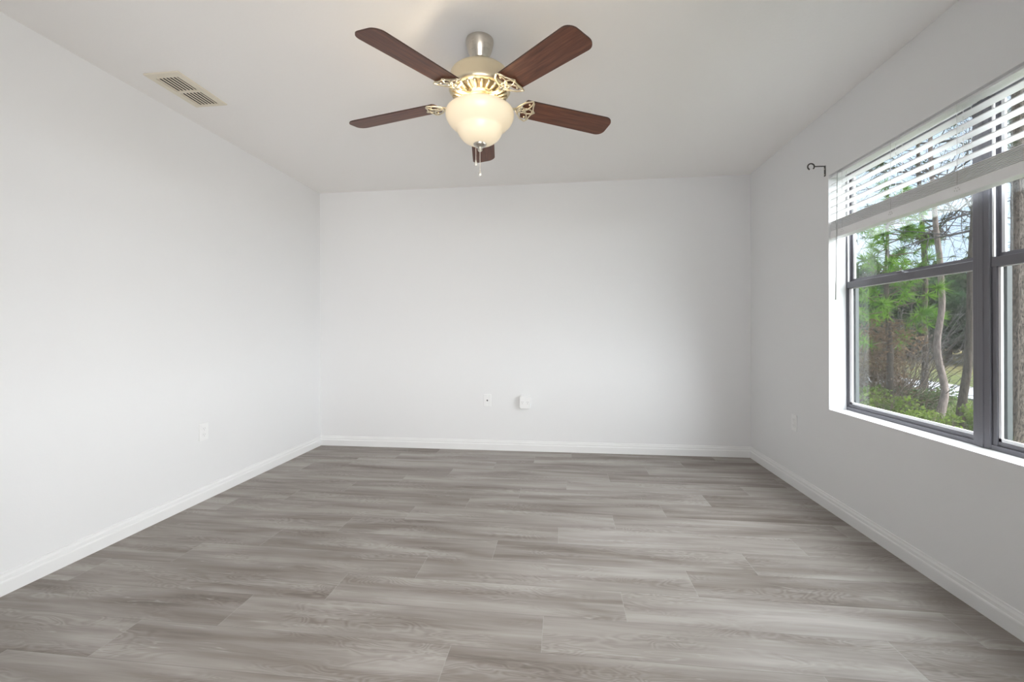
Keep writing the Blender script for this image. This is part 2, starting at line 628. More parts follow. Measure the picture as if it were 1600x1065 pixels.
# outer aluminium frame with sloped bottom track, mullion between the two units
wpart('window_frame', M['bronze'],
      (0.097, 0.147, 2.812, WY1, WZ0, WZ1), (0.097, 0.147, WY0, WY0 + 0.016, WZ0, WZ1),
      (0.098, 0.147, WY0, WY1, WZ0, WZ0 + 0.020), (0.100, 0.147, WY0, WY1, 2.027, WZ1))
wpart('mullion', M['bronze'], (0.094, 0.147, 1.936, 2.008, WZ0, WZ1), (0.091, 0.147, 1.960, 1.984, WZ0, WZ1), bevel=0.003)
for u0, u1, st, bd in ((2.008, 2.812, 0.007, 0.022), (1.139, 1.934, 0.018, 0.011)):
    # lower sash on the inner track
    sash = wpart('lower_sash', M['bronze'],
                 (0.106, 0.122, u0, u1, 0.632, 0.650), (0.099, 0.122, u0, u1, 1.346, 1.384),
                 (0.102, 0.122, u1 - st, u1, 0.632, 1.384), (0.106, 0.122, u0, u0 + 0.006, 0.632, 1.384), bevel=0.0015)
    wpart('glazing_bead', M['bead'], (0.108, 0.116, u0 + 0.006, u1 - st, 0.650, 0.663),
          (0.108, 0.116, u1 - st - bd, u1 - st, 0.650, 1.346), (0.108, 0.114, u0 + 0.006, u0 + 0.010, 0.650, 1.346),
          (0.108, 0.114, u0 + 0.006, u1 - st, 1.342, 1.346))
    wpart('pane', M['pane'], (0.1105, 0.1125, u0 + 0.008, u1 - st - 0.002, 0.652, 1.344))
    wpart('outer_track', M['screen_grey'], (0.129, 0.147, u1 - 0.029, u1, 0.632, 1.384))
    # upper sash on the outer track
    wpart('upper_sash', M['bronze'], (0.125, 0.141, u0, u1, 1.384, 1.402), (0.125, 0.141, u0, u1, 2.016, 2.027),
          (0.128, 0.141, u1 - 0.012, u1, 1.384, 2.027), (0.125, 0.141, u0, u0 + 0.006, 1.384, 2.027))
    wpart('glazing_bead', M['bead'], (0.100, 0.106, u1 - 0.011, u1 - 0.003, 1.386, 2.027),
          (0.126, 0.133, u1 - 0.026, u1 - 0.012, 1.402, 2.016))
    wpart('pane', M['pane'], (0.132, 0.134, u0 + 0.006, u1 - 0.012, 1.402, 2.016))
    # sash latch on the meeting rail
    ym = (u0 + u1) / 2
    wpart('sash_latch', M['bronze'], (0.104, 0.126, ym - 0.028, ym + 0.028, 1.384, 1.390), (0.104, 0.114, ym - 0.012, ym + 0.03, 1.390, 1.398), bevel=0.002)

# ------------------------------------------------------------------ window blind (raised part way)
bl = empty('window_blind', (XR, (WY0 + WY1) / 2, 1.645))
tag(bl, 'white faux wood horizontal blind raised half way over the dark framed window', 'blind')
BY0, BY1 = WY0 + 0.006 - bl.location.y, WY1 - 0.006 - bl.location.y
BZ = bl.location.z


def bpart(name, mat, *bx, bevel=0.0):
    bm = bmesh.new()
    for x0, x1, y0, y1, z0, z1 in bx:
        box(bm, x0, x1, y0, y1, z0 - BZ, z1 - BZ)
    return obj(name, bm, mat, bl, bevel=bevel)


bpart('headrail', M['blind'], (0.020, 0.070, BY0, BY1, 2.024, 2.0355))
first_slat = None
slat_z = [2.0195 - 0.0446 * i for i in range(6)] + [1.7500 - 0.0066 * i for i in range(9)]
for z in slat_z:
    if first_slat is None:
        bm = bmesh.new()
        n = 6
        top, bot = [], []
        prof = [(0.008 + 0.050 * i / n, 0.0016 * math.sin(PI * i / n)) for i in range(n + 1)]
        outline = [(x, zz + 0.0016) for x, zz in prof] + [(x, zz - 0.0016) for x, zz in reversed(prof)]
        prism(bm, outline, BY0, BY1, 1)
        first_slat = obj('slat', bm, M['blind'], bl)
        s = first_slat
    else:
        s = first_slat.copy()
        COL.objects.link(s)
    s.location = (0, 0, z - BZ)
    s.rotation_euler = (0, 0, 0)
bpart('bottom_rail', M['blind'], (0.006, 0.060, BY0, BY1, 1.648, 1.6935), bevel=0.003)
for yy in (2.70, 2.33, 1.97, 1.60, 1.24):
    y = yy - bl.location.y
    bm = bmesh.new()
    for xx in (0.0065, 0.0595):
        tube(bm, [(xx, y, 2.024 - BZ), (xx, y, 1.69 - BZ)], 0.0009, 5)
    tube(bm, [(0.033, y + 0.004, 2.024 - BZ), (0.033, y + 0.004, 1.69 - BZ)], 0.0011, 5)
    obj('ladder_cord', bm, M['cord'], bl)
    bm = bmesh.new()
    for dy, dz in ((-0.011, 0.003), (0, 0), (0.011, 0.003), (-0.005, 0.012), (0.006, 0.012)):
        bmesh.ops.create_icosphere(bm, subdivisions=1, radius=0.0032, matrix=Matrix.Translation((0.0065, y + dy, 1.668 - BZ + dz)))
    obj('cord_knot', bm, M['cord'], bl)
bm = bmesh.new()
yw = 2.722 - bl.location.y
tube(bm, [(-0.006, yw, 2.022 - BZ), (-0.006, yw + 0.004, 1.80 - BZ), (-0.005, yw + 0.012, 1.50 - BZ), (-0.003, yw + 0.024, 1.275 - BZ)], [0.0022, 0.003, 0.003, 0.0036], 8)
tube(bm, [(0.022, yw, 2.030 - BZ), (-0.006, yw, 2.022 - BZ)], 0.002, 6)
obj('tilt_wand', bm, M['wand'], bl, smooth=True)

# ------------------------------------------------------------------ curtain rod bracket
br = empty('curtain_rod_bracket', (XR, 2.850, 2.076))
tag(br, 'small dark metal curtain rod bracket beside the top corner of the window', 'bracket')
obj('wall_plate', boxes((-0.003, 0, -0.007, 0.007, -0.033, 0.033)), M['iron'], br, bevel=0.001)
bm = bmesh.new()
tube(bm, [(0, 0, 0.030), (-0.028, 0, 0.031), (-0.062, 0, 0.031)], 0.0035, 8)
obj('arm', bm, M['iron'], br, smooth=True)
bm = bmesh.new()
cc = (-0.081, 0.031)
tube(bm, [(cc[0] + 0.019 * math.cos(a), 0, cc[1] + 0.019 * math.sin(a)) for a in [math.radians(-45 + 290 * i / 20) for i in range(21)]], 0.0042, 8)
obj('rod_cup', bm, M['iron'], br, smooth=True)
for z in (-0.022, 0.012):
    bm = bmesh.new()
    bmesh.ops.create_icosphere(bm, subdivisions=2, radius=0.0042, matrix=Matrix.Translation((-0.003, 0, z)))
    obj('screw', bm, M['nickel'], br, smooth=True)


# ------------------------------------------------------------------ wall plates
def place(o, loc, ang):
    """the plate is modelled facing -y; ang turns it about z"""
    o.location = loc
    o.rotation_euler = (0, 0, ang)


def plate_bm(hw, hh, d, r=0.006):
    bm = bmesh.new()
    prism(bm, rounded_rect(hw, hh, r), -d, 0.0, 1)
    return bm


def duplex(loc, ang, label):
    t = empty('power_outlet', loc)
    tag(t, label, 'outlet')
    place(t, loc, ang)
    obj('cover_plate', plate_bm(0.035, 0.057, 0.006), M['plastic'], t, bevel=0.002)
    for z in (0.0195, -0.0195):
        bm = bmesh.new()
        prism(bm, [(u, v + z) for u, v in rounded_rect(0.0165, 0.014, 0.008)], -0.0085, -0.004, 1)
        rc = obj('receptacle', bm, M['plastic'], t, bevel=0.0008)
        obj('slot', boxes((-0.0075, -0.0055, -0.0089, -0.008, z - 0.002, z + 0.007), (0.0055, 0.0075, -0.0089, -0.008, z - 0.001, z + 0.006),
                          (-0.002, 0.002, -0.0089, -0.008, z - 0.010, z - 0.006)), M['slot_grey'], rc)
    bm = bmesh.new()
    bmesh.ops.create_icosphere(bm, subdivisions=2, radius=0.003, matrix=Matrix.Translation((0, -0.006, 0)))
    obj('screw', bm, M['plastic'], t, smooth=True)
    return t


duplex((XL, 2.543, 0.447), PI / 2, 'white double power outlet low on the bright left wall')
duplex((XR, 3.207, 0.449), -PI / 2, 'white double power outlet low on the wall below the window corner')

t = empty('cable_socket', (0, 0, 0))
place(t, (-0.690, YB, 0.458), 0)
tag(t, 'small white wall plate with a dark round cable jack on the back wall', 'wall socket')
obj('cover_plate', plate_bm(0.035, 0.057, 0.006), M['plastic'], t, bevel=0.002)
bm = bmesh.new()
lathe(bm, [(0.0075, 0), (0.0075, 0.004), (0.0045, 0.004), (0.0045, 0.012)], 12)
bmesh.ops.rotate(bm, verts=bm.verts, cent=(0, 0, 0), matrix=Matrix.Rotation(PI / 2, 3, 'X'))
bmesh.ops.translate(bm, verts=bm.verts, vec=(0, -0.005, 0.0))
obj('coax_jack', bm, M['plastic_dark'], t, smooth=False)
for z in (-0.042, 0.042):
    bm = bmesh.new()
    bmesh.ops.create_icosphere(bm, subdivisions=2, radius=0.0028, matrix=Matrix.Translation((0, -0.006, z)))
    obj('screw', bm, M['plastic'], t, smooth=True)

t = empty('outlet_adapter', (0, 0, 0))
place(t, (-0.338, YB, 0.449), 0)
tag(t, 'chunky square white plug adapter with rounded corners standing proud of the back wall', 'plug adapter')
bm = bmesh.new()
prism(bm, rounded_rect(0.050, 0.060, 0.020), -0.045, 0, 1)
obj('body', bm, M['plastic'], t, bevel=0.005, segs=3)
for u in (-0.024, 0.024):
    bm = bmesh.new()
    prism(bm, [(a + u, b) for a, b in rounded_rect(0.0165, 0.021, 0.007)], -0.0462, -0.044, 1)
    fc = obj('receptacle', bm, M['plastic'], t)
    obj('slot', boxes((u - 0.0075, u - 0.005, -0.0468, -0.0455, 0.0, 0.010), (u + 0.005, u + 0.0075, -0.0468, -0.0455, 0.0, 0.010),
                      (u - 0.0025, u + 0.0025, -0.0468, -0.0455, -0.011, -0.006)), M['slot_grey'], fc)

# ------------------------------------------------------------------ ceiling vent
vt = empty('ceiling_vent', (-2.057, 2.148, H))
tag(vt, 'cream metal air vent with two banks of curved louvres on the ceiling', 'air vent')
hx, hy = 0.100, 0.163
bm = bmesh.new()
# stamped face frame with two openings, slightly dished
ox0, ox1 = -0.068, 0.062
oyA, oyB = (-0.125, 0.003), (0.018, 0.148)
for b in ((-hx, ox0, -hy, hy), (ox1, hx, -hy, hy), (ox0, ox1, -hy, oyA[0]), (ox0, ox1, oyA[1], oyB[0]), (ox0, ox1, oyB[1], hy)):
    box(bm, b[0], b[1], b[2], b[3], -0.008, -0.001)
obj('face_frame', bm, M['vent'], vt)
obj('duct_shade', boxes((ox0 - 0.004, ox1 + 0.004, oyA[0] - 0.004, oyB[1] + 0.004, -0.0009, -0.0002)), M['vent_dark'], vt)  # near-black sheet standing in for the shade inside the duct
for (a, b) in (oyA, oyB):
    for i in range(6):
        bm = bmesh.new()
        x = ox0 + 0.004 + i * (ox1 - ox0 - 0.004) / 6
        outl = [(x, -0.0044), (x + 0.002, -0.0034), (x + 0.0042, -0.0013), (x + 0.0050, -0.0013), (x + 0.0028, -0.0040), (x, -0.0052)]
        prism(bm, outl, a, b, 1)
        obj('louvre', bm, M['vent'], vt)
bm = bmesh.new()
tube(bm, [(-0.042, -0.138, -0.008), (-0.042, -0.138, -0.016), (-0.012, -0.138, -0.016)], 0.002, 6)
obj('damper_lever', bm, M['vent'], vt)

# ------------------------------------------------------------------ ceiling fan with light
FX, FY = -0.3757, 1.955
fan = empty('ceiling_fan', (FX, FY, H))
tag(fan, 'brass and walnut five blade ceiling fan with a lit cream glass bowl light', 'ceiling fan')
Z = lambda z: z - H


def turned(name, prof, mat, segs=56, parent=fan, smooth=True, loc=(0, 0, 0), cap=True):
    bm = bmesh.new()
    lathe(bm, [(r, Z(z)) for r, z in prof], segs, loc, cap)
    o = obj(name, bm, mat, parent, smooth=smooth)
    if smooth:
        md = o.modifiers.new('edge', 'EDGE_SPLIT')
        md.split_angle = math.radians(38)
    return o


turned('canopy', [(0.0, 2.44), (0.064, 2.44), (0.065, 2.432), (0.0635, 2.424), (0.061, 2.412), (0.056, 2.396), (0.049, 2.378), (0.043, 2.364), (0.041, 2.358), (0.0375, 2.352), (0.026, 2.350), (0.0, 2.350)], M['nickel'])
turned('downrod', [(0.0, 2.36), (0.017, 2.36), (0.017, 2.315), (0.024, 2.31), (0.024, 2.30), (0.0, 2.30)], M['brass'], 24)
turned('motor_housing', [(0.0, 2.306), (0.045, 2.306), (0.10, 2.300), (0.122, 2.294), (0.131, 2.286), (0.1335, 2.282), (0.136, 2.274), (0.137, 2.226),
                         (0.141, 2.219), (0.142, 2.208), (0.137, 2.200), (0.128, 2.196), (0.078, 2.180), (0.074, 2.172), (0.0, 2.172)], M['brass'])
# ventilation ribs round the underside of the housing
ribm = bmesh.new()
a0 = None
rib0 = None
for i in range(24):
    if rib0 is None:
        bm = bmesh.new()
        tube(bm, [(0.080, 0, Z(2.1775)), (0.104, 0, Z(2.1845)), (0.127, 0, Z(2.1925))], [0.0042, 0.0060, 0.0075], 8)
        rib0 = obj('vent_rib', bm, M['brass'], fan, smooth=True)
        r_ = rib0
    else:
        r_ = rib0.copy()
        COL.objects.link(r_)
    r_.rotation_euler = (0, 0, 2 * PI * i / 24)
turned('vent_slot_shade', [(0.082, 2.1805), (0.126, 2.1945)], plain('slot_shadow', (0.10, 0.075, 0.04, 1), 0.6), cap=False)  # dark sheet between the ribs, slot shade put into its colour
turned('switch_housing', [(0.0, 2.176), (0.058, 2.176), (0.060, 2.168), (0.046, 2.160), (0.040, 2.150), (0.042, 2.138), (0.060, 2.128), (0.086, 2.122), (0.086, 2.117), (0.0, 2.117)], M['brass'])

# blades
TILT = Matrix.Rotation(0.036, 4, 'X')
angs = [math.radians(a) for a in (244.6, 312.9, 23.8, 173.4, 98.9)]
RR, RT, HWR, HWT = 0.205, 0.664, 0.060, 0.0665
ZR, ZT = Z(2.158), Z(2.124)


def bz(r):
    return ZR + (ZT - ZR) * (r - RR) / (RT - RR)


PITCH = -0.19
outline = []
for i in range(9):                       # root end, gently rounded
    a = math.radians(90 + 180 * i / 8)
    outline.append((RR + 0.012 + 0.012 * math.cos(a) * 1.0, 0.0 + HWR * math.sin(a)))
tipr = 0.040
n = 8
for i in range(n + 1):
    a = math.radians(-90 + 90 * i / n)
    outline.append((RT - tipr + tipr * math.cos(a), -HWT + tipr + tipr * math.sin(a)))
for i in range(n + 1):
    a = math.radians(90 * i / n)
    outline.append((RT - tipr + tipr * math.cos(a) + 0.0, HWT - tipr + tipr * math.sin(a)))
first_blade = None
for a in angs:
    if first_blade is None:
        bm = bmesh.new()
        th = 0.0055
        lo = [bm.verts.new((x, s, bz(x) + PITCH * s)) for x, s in outline]
        hi = [bm.verts.new((x, s, bz(x) + PITCH * s + th)) for x, s in outline]
        bm.faces.new(lo)
        bm.faces.new(hi)
        for i in range(len(lo)):
            j = (i + 1) % len(lo)
            f = bm.faces.new((lo[i], lo[j], hi[j], hi[i]))
            f.material_index = 1
        first_blade = obj('blade', bm, [M['blade'], M['blade_edge']], fan)
        b_ = first_blade
    else:
        b_ = first_blade.copy()
        COL.objects.link(b_)
    b_.matrix_basis = TILT @ Matrix.Rotation(a, 4, 'Z')

# blade irons: arm from the housing ending in an openwork trefoil under the blade root
first_iron = None
for a in angs:
    if first_iron is None:
        bm = bmesh.new()

        def under(x, s, d=-0.006):
            return (x, s, bz(x) + PITCH * s + d)
        tube(bm, [(0.085, 0, Z(2.172)), (0.115, 0, Z(2.158)), (0.145, 0, Z(2.150)), (0.180, 0, bz(0.180) - 0.006)], [0.011, 0.010, 0.0095, 0.008], 10, flat=0.6)

        def loop(cx, cs, rx, rs, rot, r, n=22, lobes=0):
            pts = []
            for i in range(n):
                t_ = 2 * PI * i / n
                u, v = rx * math.cos(t_), rs * math.sin(t_) * (1.0 + 0.35 * math.cos(t_) * lobes)
                pts.append(under(cx + u * math.cos(rot) - v * math.sin(rot), cs + u * math.sin(rot) + v * math.cos(rot)))
            tube(bm, pts, r, 8, closed=True, flat=0.75)
        loop(0.204, 0, 0.017, 0.017, 0, 0.0034)                       # centre ring
        loop(0.219, 0.036, 0.040, 0.019, math.radians(60), 0.0038, lobes=-1)   # side petals
        loop(0.219, -0.036, 0.040, 0.019, math.radians(-60), 0.0038, lobes=-1)
        loop(0.236, 0, 0.026, 0.016, 0, 0.0036, lobes=-1)                 # end petal
        for sg in (1, -1):                                            # outer outline joining the petals
            tube(bm, [under(0.175, sg * 0.004), under(0.188, sg * 0.030), under(0.208, sg * 0.056), under(0.238, sg * 0.071), under(0.247, sg * 0.058), under(0.250, sg * 0.036), under(0.256, sg * 0.014), under(0.268, 0)],
                 [0.0042, 0.0042, 0.0044, 0.0044, 0.0042, 0.0040, 0.0038, 0.0036], 8, flat=0.75)
        for x, s in ((0.230, 0.044), (0.230, -0.044), (0.256, 0)):
            bmesh.ops.create_icosphere(bm, subdivisions=2, radius=0.0055, matrix=Matrix.Translation(under(x, s, -0.004)))
        first_iron = obj('blade_iron', bm, M['brass'], fan, smooth=True)
        i_ = first_iron
    else:
        i_ = first_iron.copy()
        COL.objects.link(i_)
    i_.matrix_basis = TILT @ Matrix.Rotation(a, 4, 'Z')

# glass bowl, thin shell
prof_o = [(0.146, 2.118), (0.156, 2.112), (0.1595, 2.100), (0.157, 2.082), (0.148, 2.064), (0.133, 2.048), (0.116, 2.036), (0.108, 2.028),
          (0.104, 2.018), (0.097, 2.002), (0.084, 1.986), (0.064, 1.972), (0.040, 1.963), (0.014, 1.960)]
prof_i = [(r - 0.003 if r > 0.02 else r, z + 0.0025) for r, z in reversed(prof_o)]
bm = bmesh.new()
lathe(bm, [(r, Z(z)) for r, z in prof_o + prof_i + prof_o[:1]], 72, cap=False)
bmesh.ops.remove_doubles(bm, verts=bm.verts, dist=1e-5)
o = obj('glass_bowl', bm, M['bowl'], fan, smooth=True)
md = o.modifiers.new('smooth', 'SUBSURF')
md.levels = md.render_levels = 1
turned('finial', [(0.0, 1.972), (0.026, 1.970), (0.031, 1.964), (0.029, 1.956), (0.020, 1.950), (0.011, 1.946), (0.009, 1.940), (0.011, 1.936), (0.008, 1.930), (0.0, 1.928)], M['nickel'], 32)
bulb0 = None
for px, py in ((-0.045, -0.075), (0.060, 0.02), (-0.03, 0.065)):
    if bulb0 is None:
        bm = bmesh.new()
        lathe(bm, [(0.0, -0.045), (0.013, -0.045), (0.013, -0.028), (0.018, -0.016), (0.024, -0.004), (0.0235, 0.010), (0.015, 0.020), (0.0, 0.023)], 20)
        bulb0 = obj('bulb', bm, M['bulb'], fan, smooth=True)
        b_ = bulb0
    else:
        b_ = bulb0.copy()
        COL.objects.link(b_)
    b_.location = (px, py, Z(2.085))
for (dx, dy, z0, z1) in ((-0.017, -0.012, 1.952, 1.872), (0.003, -0.016, 1.940, 1.822)):
    bm = bmesh.new()
    k = 0
    z = z0
    while z > z1 + 0.012:
        bmesh.ops.create_icosphere(bm, subdivisions=1, radius=0.0017, matrix=Matrix.Translation((dx, dy, Z(z))))
        z -= 0.0034
    tube(bm, [(dx, dy, Z(z0 + 0.02)), (dx, dy, Z(z1 + 0.01))], 0.0007, 5)
    ch = obj('pull_chain', bm, M['nickel'], fan)
    bm = bmesh.new()
    lathe(bm, [(0.0, 0.016), (0.002, 0.015), (0.003, 0.008), (0.0065, -0.001), (0.0075, -0.008), (0.005, -0.014), (0.0, -0.016)], 14, (dx, dy, Z(z1)))
    obj('fob', bm, M['fob'], ch, smooth=True)
# the bulbs' own light
for px, py, e in ((-0.045, -0.075, 3.6), (0.060, 0.02, 1.6), (-0.03, 0.065, 1.6)):
    ld = bpy.data.lights.new('bulb_light', 'POINT')
    ld.energy = e
    ld.color = (1.0, 0.84, 0.60)
    ld.shadow_soft_size = 0.03
    lo_ = bpy.data.objects.new('bulb_light', ld)
    COL.objects.link(lo_)
    lo_.location = (FX + px, FY + py, 2.113)

# ------------------------------------------------------------------ outdoors
GZ = -0.30


def grid_plane(bm, x0, x1, y0, y1, nx, ny, z, amp):
    vs = [[bm.verts.new((x0 + (x1 - x0) * i / nx, y0 + (y1 - y0) * j / ny, z + (random.uniform(-amp, amp) if amp else 0))) for j in range(ny + 1)] for i in range(nx + 1)]
    for i in range(nx):
        for j in range(ny):
            bm.faces.new((vs[i][j], vs[i + 1][j], vs[i + 1][j + 1], vs[i][j + 1]))


bm = bmesh.new()
grid_plane(bm, XR + TW, 70, -25, 75, 60, 80, GZ, 0.015)
struct(obj('ground', bm, M['ground'], smooth=True))
bm = bmesh.new()
box(bm, 8.0, 9.7, -25, 75, GZ - 0.05, GZ + 0.03)
struct(obj('road', bm, M['road']))


def leaf_quads(bm, pts, size, rnd, mi=0, narrow=0.5):
    for p in pts:
        d = Vector((rnd.uniform(-1, 1), rnd.uniform(-1, 1), rnd.uniform(-0.6, 1))).normalized()
        e = d.orthogonal()
        e.rotate(Quaternion(d, rnd.uniform(0, 6.28)))
        s = size * rnd.uniform(0.6, 1.3)
        p = Vector(p)
        a, b = d * s, e * s * narrow
        f = bm.faces.new([bm.verts.new(q) for q in (p, p + a * 0.5 + b * 0.5, p + a, p + a * 0.5 - b * 0.5)])
        f.material_index = mi


def blob_pts(c, r, n, rnd):
    """points in a squashed ball, denser at the skin"""
    out = []
    for _ in range(n):
        d = Vector((rnd.gauss(0, 1), rnd.gauss(0, 1), rnd.gauss(0, 1))).normalized() * (rnd.random() ** 0.4)
        out.append((c[0] + d.x * r[0], c[1] + d.y * r[1], c[2] + d.z * r[2]))
    return out


def tuft(bm, c, d, L, n, rnd, wid=0.004):
    """a brush of long needles pointing roughly along d"""
    d = Vector(d).normalized()
    for _ in range(n):
        v = (d * rnd.uniform(0.2, 1.0) + Vector((rnd.gauss(0, 1), rnd.gauss(0, 1), rnd.gauss(0, 1))) * 0.55).normalized()
        l = L * rnd.uniform(0.6, 1.15)
        e = v.orthogonal()
        e.rotate(Quaternion(v, rnd.uniform(0, 6.28)))
        p = Vector(c)
        q = p + v * l + Vector((0, 0, -0.12 * l))
        e = e * wid
        bm.faces.new([bm.verts.new(x) for x in (p - e, p + e, q)])


def branch(bm, p, d, L, r, depth, rnd, tips, droop=0.0, spread=0.6, seg=4):
    pts, rads = [Vector(p)], [r]
    d = Vector(d).normalized()
    for i in range(seg):
        d = (d + Vector((rnd.gauss(0, 1), rnd.gauss(0, 1), rnd.gauss(0, 1))) * 0.16 + Vector((0, 0, -droop))).normalized()
        pts.append(pts[-1] + d * L / seg)
        rads.append(r * (1 - 0.75 * (i + 1) / seg))
    tube(bm, pts, rads, 4 if r < 0.02 else 6)
    if depth > 0:
        for i in range(1, seg + 1):
            for _ in range(1 if i < seg else 2):
                nd = (d + Vector((rnd.gauss(0, 1), rnd.gauss(0, 1), rnd.gauss(0, 1))) * spread).normalized()
                branch(bm, pts[i], nd, L * rnd.uniform(0.45, 0.7), rads[i] * 0.7 + 0.0008, depth - 1, rnd, tips, droop, spread, 3)
    else:
        tips.append((pts[-1], d))


def tree_root(name, loc, label, cat='tree', group=None):
    t_ = empty(name, loc)
    tag(t_, label, cat, group)
    return t_


def trunk_mesh(pts, rads, base, segs=14):
    bm = bmesh.new()
    fine_p, fine_r = [], []
    for i in range(len(pts) - 1):
        for k in range(4):
            f = k / 4
            # Catmull-Rom for a smooth bend
            p0, p1, p2, p3 = (Vector(pts[max(i - 1, 0)]), Vector(pts[i]), Vector(pts[i + 1]), Vector(pts[min(i + 2, len(pts) - 1)]))
            q = 0.5 * ((2 * p1) + (p2 - p0) * f + (2 * p0 - 5 * p1 + 4 * p2 - p3) * f * f + (3 * p1 - p0 - 3 * p2 + p3) * f ** 3)
            fine_p.append(q - Vector(base))
            fine_r.append(rads[i] * (1 - f) + rads[i + 1] * f)
    fine_p.append(Vector(pts[-1]) - Vector(base))
    fine_r.append(rads[-1])
    tube(bm, fine_p, fine_r, segs)
    return bm


def bare_tree(name, label, pts, rads, bark_m, twig_m, crown_from, seed, nbr=14, L=1.3, leafmat=None, depth=2, tufts=0):
    rnd = random.Random(seed)
    base = pts[0]
    t_ = tree_root(name, base, label)
    obj('trunk', trunk_mesh(pts, rads, base), bark_m, t_, smooth=True)
    bm = bmesh.new()
    tips = []
    zs = [p[2] for p in pts]
    for i in range(nbr):
        z = crown_from + (zs[-1] - crown_from) * (i + 0.3) / nbr
        for a, b in zip(pts, pts[1:]):
            if a[2] <= z <= b[2]:
                f = (z - a[2]) / (b[2] - a[2])
                p = Vector(a) * (1 - f) + Vector(b) * f
                break
        else:
            p = Vector(pts[-1])
        an = rnd.uniform(0, 2 * PI)
        d = Vector((math.cos(an), math.sin(an), rnd.uniform(-0.1, 0.6)))
        branch(bm, p - Vector(base), d, L * rnd.uniform(0.6, 1.2), 0.017, depth, rnd, tips, 0.02, 0.7)
    obj('branches', bm, twig_m, t_)
    if leafmat and tips:
        bm = bmesh.new()
        for p, d in tips:
            if rnd.random() < tufts:
                tuft(bm, p, d, 0.16, 16, rnd, 0.0035)
        obj('needles', bm, leafmat, t_, recalc=False)
    return t_


# slim pale trunk with the double bend, a darker one left of it, a leaning one right of it
T1 = [(5.37, 6.87, GZ - 0.05), (5.46, 6.88, -0.02), (5.50, 6.89, 0.26), (5.41, 6.88, 0.68), (5.39, 6.87, 0.96), (5.46, 6.88, 1.42),
      (5.45, 6.88, 1.79), (5.43, 6.88, 2.16), (5.38, 6.87, 2.53), (5.36, 6.87, 2.86), (5.33, 6.9, 3.8), (5.40, 6.95, 4.9), (5.36, 7.0, 6.2)]
bare_tree('slender_tree', 'slender pale grey trunk with a double bend in the middle of the left window unit', T1,
          [0.062, 0.050, 0.044, 0.040, 0.039, 0.037, 0.035, 0.034, 0.032, 0.030, 0.026, 0.020, 0.010], M['bark_pale'], M['twig'], 2.6, 3, 16, 1.4, M['needle_dark'], 2, 0.5)
T2 = [(6.29, 8.29, GZ - 0.05), (6.31, 8.29, 0.59), (6.31, 8.29, 1.49), (6.32, 8.29, 1.94), (6.27, 8.29, 2.95), (6.22, 8.3, 4.2), (6.3, 8.35, 6.0)]
t2 = bare_tree('slender_tree', 'thin dark straight trunk with a twig clump left of the bent pale trunk', T2,
               [0.050, 0.042, 0.038, 0.036, 0.032, 0.026, 0.010], M['bark_dark'], M['twig'], 2.3, 5, 22, 1.5, M['needle_dark'], 2, 0.45)
bm = bmesh.new()
rnd = random.Random(8)
for _ in range(260):
    p = Vector((rnd.gauss(0, 0.10), rnd.gauss(0, 0.10), rnd.gauss(0, 0.065)))
    d = Vector((rnd.gauss(0, 1), rnd.gauss(0, 1), rnd.gauss(0, 0.5))).normalized() * 0.09
    tube(bm, [p - d + Vector((0.02, -0.06, 3.05)), p + d + Vector((0.02, -0.06, 3.05))], 0.005, 3)
obj('twig_clump', bm, M['bark_dark'], t2)
T3 = [(5.41, 6.57, GZ - 0.05), (5.48, 6.58, 0.17), (5.55, 6.59, 0.61), (5.59, 6.6, 1.23), (5.60, 6.6, 1.93), (5.62, 6.6, 2.28), (5.65, 6.6, 2.9), (5.7, 6.6, 4.2), (5.66, 6.65, 6.0)]
bare_tree('slender_tree', 'dark trunk leaning right just beside the window mullion', T3,
          [0.056, 0.048, 0.044, 0.042, 0.040, 0.038, 0.036, 0.028, 0.010], M['bark_dark'], M['twig'], 2.4, 9, 16, 1.4, M['needle_dark'], 2, 0.5)


def pine(label, base, r, h, mat, seed, lean=(0, 0)):
    rnd = random.Random(seed)
    t_ = tree_root('pine_tree', base, label)
    bm = bmesh.new()
    segs, n = 28, 60
    rings = []
    for i in range(n + 1):
        f = i / n
        z = -0.05 + h * f
        rr = r * (1 - 0.35 * f) * (1 + 0.35 * math.exp(-z * 5))
        rings.append([bm.verts.new((lean[0] * f + math.cos(2 * PI * k / segs) * rr * (1 + rnd.uniform(-0.07, 0.07)),
                                    lean[1] * f + math.sin(2 * PI * k / segs) * rr * (1 + rnd.uniform(-0.07, 0.07)), z)) for k in range(segs)])
    for a, b in zip(rings, rings[1:]):
        for k in range(segs):
            l = (k + 1) % segs
            bm.faces.new((a[k], a[l], b[l], b[k]))
    obj('trunk', bm, mat, t_, smooth=True)
    bm = bmesh.new()
    tips = []
    for i in range(14):
        z = h * (0.62 + 0.38 * i / 14)
        an = rnd.uniform(0, 6.28)
        branch(bm, (lean[0] * z / h, lean[1] * z / h, z), (math.cos(an), math.sin(an), 0.25), rnd.uniform(0.9, 1.7), 0.025, 1, rnd, tips)
    obj('branches', bm, M['twig'], t_)
    bm = bmesh.new()
    for p, d in tips:
        tuft(bm, p, d, 0.28, 40, rnd, 0.005)
    obj('needles', bm, M['needle_dark'], t_, recalc=False)
    return t_


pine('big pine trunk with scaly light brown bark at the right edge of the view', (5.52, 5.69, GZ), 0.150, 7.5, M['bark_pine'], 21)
pine('darker pine trunk standing just behind the big light brown one', (5.72, 6.06, GZ), 0.115, 7.0, M['bark_pine_dark'], 22)

